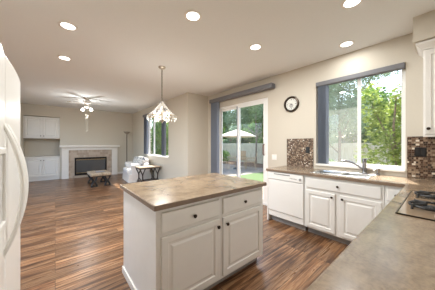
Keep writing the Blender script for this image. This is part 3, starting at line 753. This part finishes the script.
# side table
t = thing('side_table', 'side table with dark crossed legs and pale top beside the armchair', 'side table', (-6.42,2.38,0))
b = MB(); b.box(-.22, .22, -.36, .36, .565, .60); b.build('tabletop', M['tablewood'], t, bevel=.004)
for sx in (-1, 1):
    for s_ in (-1, 1):
        b = MB()
        b.tube([(sx*.185, s_*.34, .565), (sx*.185, s_*.25, .36), (sx*.185, s_*.24, .22), (sx*.185, s_*.33, .0)], .019, 6)
        b.tube([(sx*.185, s_*.15, .565), (sx*.185, s_*.24, .36), (sx*.185, s_*.25, .22), (sx*.185, s_*.17, .12)], .017, 6)
        b.build('leg', M['darkwood'], t)
b = MB(); b.box(-.19, .19, -.31, .31, .10, .14); b.build('lower_shelf', M['darkwood'], t)
b = MB(); b.box(-.20, .20, -.34, .34, .53, .566); b.build('apron', M['darkwood'], t)
# floor lamp
t = thing('floor_lamp', 'slim torchiere floor lamp in the corner right of the fireplace', 'floor lamp', (-9.15,2.44,0))
b = MB(); b.lathe([(.13,0),(.13,.02),(.02,.035),(.012,.05)]); b.build('base', M['nickel'], t, smooth=True)
b = MB(); b.tube([(0,0,.04),(0,0,1.80)], .015, 8); b.build('pole', M['bronze'], t, smooth=True)
b = MB(); b.lathe([(.02,1.78),(.07,1.81),(.13,1.87),(.14,1.895),(.13,1.89),(.06,1.825),(.001,1.80)], n=24, cap=False); b.build('lamp_shade', plain('frosted_lamp_shade', H(150,140,128), .5), t, smooth=True)

# ------------------------------------------------------------------ outside
GZ = -.13
b = MB(); b.box(-30, 14, -14, YL-.3, GZ-.1, GZ-.01); b.box(-30, 14, YL-.3, 40, GZ-.1, GZ-.01); struct(b.build('ground', M['mulch']))
b = MB(); b.box(-12, 1.5, YW+.16, 9.6, GZ-.05, GZ); struct(b.build('patio_slab', M['conc']))
b = MB(); b.box(-6.1, -4.0, 6.1, 8.4, GZ, GZ+.03); tag(b.build('lawn', M['grass'], bevel=.01), 'patch of green lawn outside the patio door', 'lawn', kind='stuff')
# fences
def fence(label, x0, x1, y, top):
    t = thing('wooden_fence', label, 'fence', (x0, y, GZ))
    n = int((x1-x0)/.145); b = MB()
    for i in range(n):
        x = x0+i*.145; hh = top+random.uniform(-.012,.012)
        b.box(x+.003, x+.142, y-.01, y+.01, GZ, hh)
    b.build('boards', M['fence'], t, world=True)
    b = MB(); b.box(x0, x1, y-.05, y-.01, top-.25, top-.16); b.box(x0, x1, y-.05, y-.01, GZ+.2, GZ+.29); b.build('rail', M['fence'], t, world=True)
    x = x0
    while x < x1:
        b = MB(); b.box(x, x+.09, y+.01, y+.10, GZ, top+.03); b.build('post', M['fence'], t, world=True); x += 2.4
fence('weathered grey board fence across the back of the yard', -19, 4, 11.8, 1.40)
# trees and bushes
def leaves(blobs, n, size, seed, droop=0, slim=.5):
    rnd = random.Random(seed); V=[]; F=[]
    tot = sum(b_[3]*b_[4]*b_[5] for b_ in blobs)
    for (cx,cy,cz,rx,ry,rz) in blobs:
        k = int(n*rx*ry*rz/tot)
        for _ in range(k):
            while True:
                u = Vector((rnd.uniform(-1,1), rnd.uniform(-1,1), rnd.uniform(-1,1)))
                if .3 < u.length < 1: break
            p = Vector((cx+u.x*rx, cy+u.y*ry, cz+u.z*rz))
            a = Vector((rnd.gauss(0,1), rnd.gauss(0,1), rnd.gauss(0,.6)-droop)).normalized()
            c_ = a.cross(Vector((rnd.gauss(0,1), rnd.gauss(0,1), rnd.gauss(0,1)))).normalized()
            s = size*rnd.uniform(.6,1.3); i = len(V); nrm = a.cross(c_)*s*.12
            V += [p-a*s, p+c_*s*slim+nrm, p+a*s, p-c_*s*slim+nrm]; F.append((i,i+1,i+2,i+3))
    me = bpy.data.meshes.new('foliage'); me.from_pydata(V, [], F); me.update(); return me
def tree(name, label, x, y, blobs, n, size, mat, trunk_h, tr=.12, seed=1, droop=0, slim=.5, group=None, cat='tree'):
    t = thing(name, label, cat, (x,y,GZ), 0, group)
    me = leaves([(bx-x,by-y,bz-GZ,a,c_,d) for bx,by,bz,a,c_,d in blobs], int(n*1.4), size, seed, droop, slim)
    me.materials.append(mat); o = bpy.data.objects.new('foliage', me); COL.objects.link(o); o.parent = t
    b = MB(); b.tube([(0,0,-.02),(.03,.02,trunk_h*.4),(-.02,0,trunk_h*.75),(.02,.02,trunk_h)], [tr, tr*.8, tr*.6, tr*.3], 8)
    rnd = random.Random(seed)
    for bl in blobs:
        q = Vector((bl[0]-x, bl[1]-y, bl[2]-GZ)); hh = min(trunk_h*.55, q.z*.6)
        b.tube([(0,0,hh), (q.x*.5, q.y*.5, (hh+q.z)/2), tuple(q)], [tr*.5, tr*.35, tr*.12], 6)
    b.build('trunk', M['bark'], t, smooth=True)
    return t
tree('leafy_bush', 'bright yellow-green bush close outside the right pane of the sink window', -.62, 5.0,
     [(-.75,5.0,1.05,.55,.4,.55),(-.30,5.1,1.3,.5,.45,.6),(-.75,5.3,1.75,.45,.4,.45),(-.25,5.2,2.2,.5,.4,.5),(.25,5.2,1.4,.5,.5,.9),(-1.05,5.3,2.25,.22,.3,.5),(-.62,5.0,.45,.9,.5,.4)], 5200, .045, M['leafA'], 2.4, .035, 3, cat='bush')
tree('conifer_tree', 'drooping grey-green conifer seen in the left pane of the sink window', -2.9, 9.2,
     [(-3.3,9.2,3.2,1.1,1.0,1.2),(-2.4,9.0,2.5,.7,.9,.8),(-2.7,9.2,4.2,1.5,1.1,.8),(-1.5,9.1,4.3,1.4,1.1,.5),(-3.6,9.1,1.7,.7,.8,.6)], 9000, .09, M['leafC'], 4.2, .07, 4, droop=.8, slim=.16)
rows = [(-17.5,14.5,4.6,'round leafy tree behind the fence, farthest left'),(-14.3,13.8,4.8,'tall leafy tree behind the fence left of the umbrella'),(-11.3,14.4,4.6,'leafy tree behind the fence above the umbrella'),
        (-8.4,13.6,4.4,'leafy tree behind the fence at the right of the patio door'),(-5.4,14.2,3.0,'leafy tree behind the fence left of the conifer'),(-2.6,14.0,2.0,'low leafy tree behind the fence beyond the conifer'),(.8,14.0,2.2,'low leafy tree behind the fence beyond the bright bush')]
for i, (x, y, h_, lb) in enumerate(rows):
    r_ = random.Random(i+20)
    bl = [(x+r_.uniform(-1,1), y+r_.uniform(-.6,.6), 1.0+h_*k/3.0, r_.uniform(1.1,1.6), r_.uniform(.9,1.3), r_.uniform(.8,1.2)) for k in range(5)]
    tree('leafy_tree', lb, x, y, bl, 5200, .12, M['leafC'] if i in (1,4) else M['leafB'], h_+.6, .10, 30+i, group='trees behind the fence')
for x, y, s_, lb in ((-6.1,10.9,.6,'small shrub at the foot of the fence right of the patio table'),(-11.6,10.4,.7,'small shrub at the foot of the fence left of the patio table'),(-3.9,10.4,.55,'small shrub at the foot of the fence beyond the lawn')):
    tree('low_shrub', lb, x, y, [(x,y,GZ+s_*.7,s_,s_*.8,s_*.7)], 900, .06, M['leafB'], s_, .03, int(-x*10), group='shrubs along the fence', cat='shrub')
tree('shade_tree', 'overhanging shade tree with feathery branches above the patio', -8.9, 11.2,
     [(-10.6,11.2,3.4,1.6,.7,.9),(-7.6,11.1,3.6,1.5,.7,.9),(-6.0,11.1,3.3,1.0,.6,.8),(-9.0,11.2,4.6,2.2,.8,.9)], 7000, .09, M['leafC'], 4.2, .07, 77, droop=.5, slim=.22)
tree('leafy_tree', 'sunlit leafy tree seen through the living area window', -13.2, 5.9, [(-13.2,5.9,1.0,1.3,.9,1.1),(-12.6,5.8,2.3,1.0,.8,1.0),(-14.2,6.2,2.2,1.0,.8,1.2),(-13.6,6.0,3.6,1.3,.8,.8),(-15.6,6.9,1.6,1.1,.9,1.5)], 6000, .09, M['leafB'], 3.6, .12, 91)
for x, y, lb in ((-21.5,18.5,'tall dark tree at the back beyond the fence, farthest left'),(-17.0,18.8,'tall dark tree at the back behind the umbrella'),(-12.6,18.6,'tall dark tree at the back, right of the umbrella')):
    tree('tall_tree', lb, x, y, [(x-.9,y,2.2,1.9,.9,2.0),(x+.9,y,2.4,1.9,.9,2.0),(x,y,4.8,2.3,.9,1.8),(x+.3,y,7.0,2.0,.9,1.6)], 6500, .16, M['leafD'], 6.6, .14, int(-x*3), group='tall trees at the back of the yard')
# neighbour's house
t = thing('neighbour_house', 'pale neighbouring house glimpsed behind the bright bush', 'house', (-2.8,21,GZ))
b = MB(); b.box(-2.6, 3.4, 0, 5, 0, 4.3); b.build('wall', M['ext'], t)
b = MB(); b.rings([[(-3.0,-.5,4.3),(-3.0,5.5,4.3),(-3.0,2.5,6.0)],[(3.8,-.5,4.3),(3.8,5.5,4.3),(3.8,2.5,6.0)]]); b.build('roof', M['roof'], t)
for x in (-1.6, .9):
    b = MB(); frame(b, x, x+1.1, -.05, .0, 2.4, 3.6, .07); w_ = b.build('window', M['vinyl'], t)
    b = MB(); b.box(x+.07, x+1.03, -.02, -.005, 2.47, 3.53); b.build('pane', M['fireglass'], w_)
# patio set
TX, TY = -8.0, 8.3
t = thing('patio_table', 'round glass patio table beneath the umbrella', 'patio table', (TX,TY,GZ))
b = MB(); b.lathe([(.60,.70),(.61,.71),(.60,.722)], n=32); b.build('tabletop', glassy('patio_glass', (.8,.88,.86), .12), t)
b = MB(); b.tube([(.6*math.cos(i*PI/16), .6*math.sin(i*PI/16), .70) for i in range(33)], .014, 6); b.build('rim', M['strap'], t, smooth=True)
for k in range(4):
    a = PI/4+k*PI/2; b = MB(); b.tube([(.55*math.cos(a),.55*math.sin(a),.70),(.42*math.cos(a),.42*math.sin(a),.35),(.5*math.cos(a),.5*math.sin(a),0)], .014, 6); b.build('leg', M['strap'], t, smooth=True)
t = thing('patio_umbrella', 'cream market umbrella open over the patio table', 'umbrella', (TX,TY,GZ))
b = MB(); b.lathe([(.24,0),(.24,.04),(.05,.09),(.03,.12)]); b.build('base', M['iron'], t, smooth=True)
b = MB(); b.tube([(0,0,.1),(0,0,2.37)], .02, 10); b.build('pole', M['tablewood'], t, smooth=True)
UR = 1.12
rr = []
for r_, z_ in ((.01,2.34),(UR*.5,2.17),(UR,1.96),(UR*1.005,1.90),(UR*.995,1.90),(UR*.985,1.955),(UR*.5,2.155),(.01,2.32)):
    rr.append([(r_*(1-.06*abs(math.sin(4*u)))*math.cos(u), r_*(1-.06*abs(math.sin(4*u)))*math.sin(u), z_) for u in [2*PI*i/32 for i in range(32)]])
b = MB(); b.rings(rr, False); b.build('canopy', M['canvas'], t)
for k in range(8):
    a = k*PI/4; b = MB(); b.tube([(.02*math.cos(a),.02*math.sin(a),2.30),(UR*.95*math.cos(a),UR*.95*math.sin(a),1.94)], .008, 5); b.build('rib', M['tablewood'], t)
def patio_chair(label, x, y, rz, src=None):
    if src:
        c_ = copy_tree(src); c_['label'] = label; c_.location = (x,y,GZ); c_.rotation_euler = (0,0,rz); return c_
    t = thing('patio_chair', label, 'patio chair', (x,y,GZ), rz, 'patio chairs around the glass table')
    b = MB(); b.rings([[(-.25,-.25,.42),(.25,-.25,.42),(.25,.22,.38),(-.25,.22,.38)],[(-.25,-.25,.435),(.25,-.25,.435),(.25,.22,.395),(-.25,.22,.395)]]); b.build('seat', M['strap'], t)
    b = MB(); b.rings([[(-.25,.22,.40),(.25,.22,.40),(.25,.235,.40),(-.25,.235,.40)],[(-.25,.38,1.02),(.25,.38,1.02),(.25,.395,1.02),(-.25,.395,1.02)]]); b.build('backrest', M['strap'], t)
    for s in (-1, 1):
        b = MB(); b.tube([(s*.26,.39,1.03),(s*.26,.23,.40),(s*.26,-.26,.43)], .013, 6); b.tube([(s*.27,.30,.66),(s*.28,-.2,.64),(s*.27,-.26,.43)], .014, 6); b.build('frame', M['strap'], t, smooth=True)
        b = MB(); b.tube([(s*.26,-.25,.43),(s*.27,-.28,0)], .013, 6); b.build('leg', M['strap'], t, smooth=True)
        b = MB(); b.tube([(s*.26,.22,.40),(s*.27,.32,0)], .013, 6); b.build('leg', M['strap'], t, smooth=True)
    return t
pc = patio_chair('tan sling patio chair at the left of the glass patio table', -8.55, 7.55, math.radians(150))
patio_chair('tan sling patio chair at the right of the glass patio table', -7.35, 8.75, math.radians(-55), pc)
patio_chair('tan sling patio chair on the far side of the glass patio table', -8.5, 9.15, math.radians(30), pc)
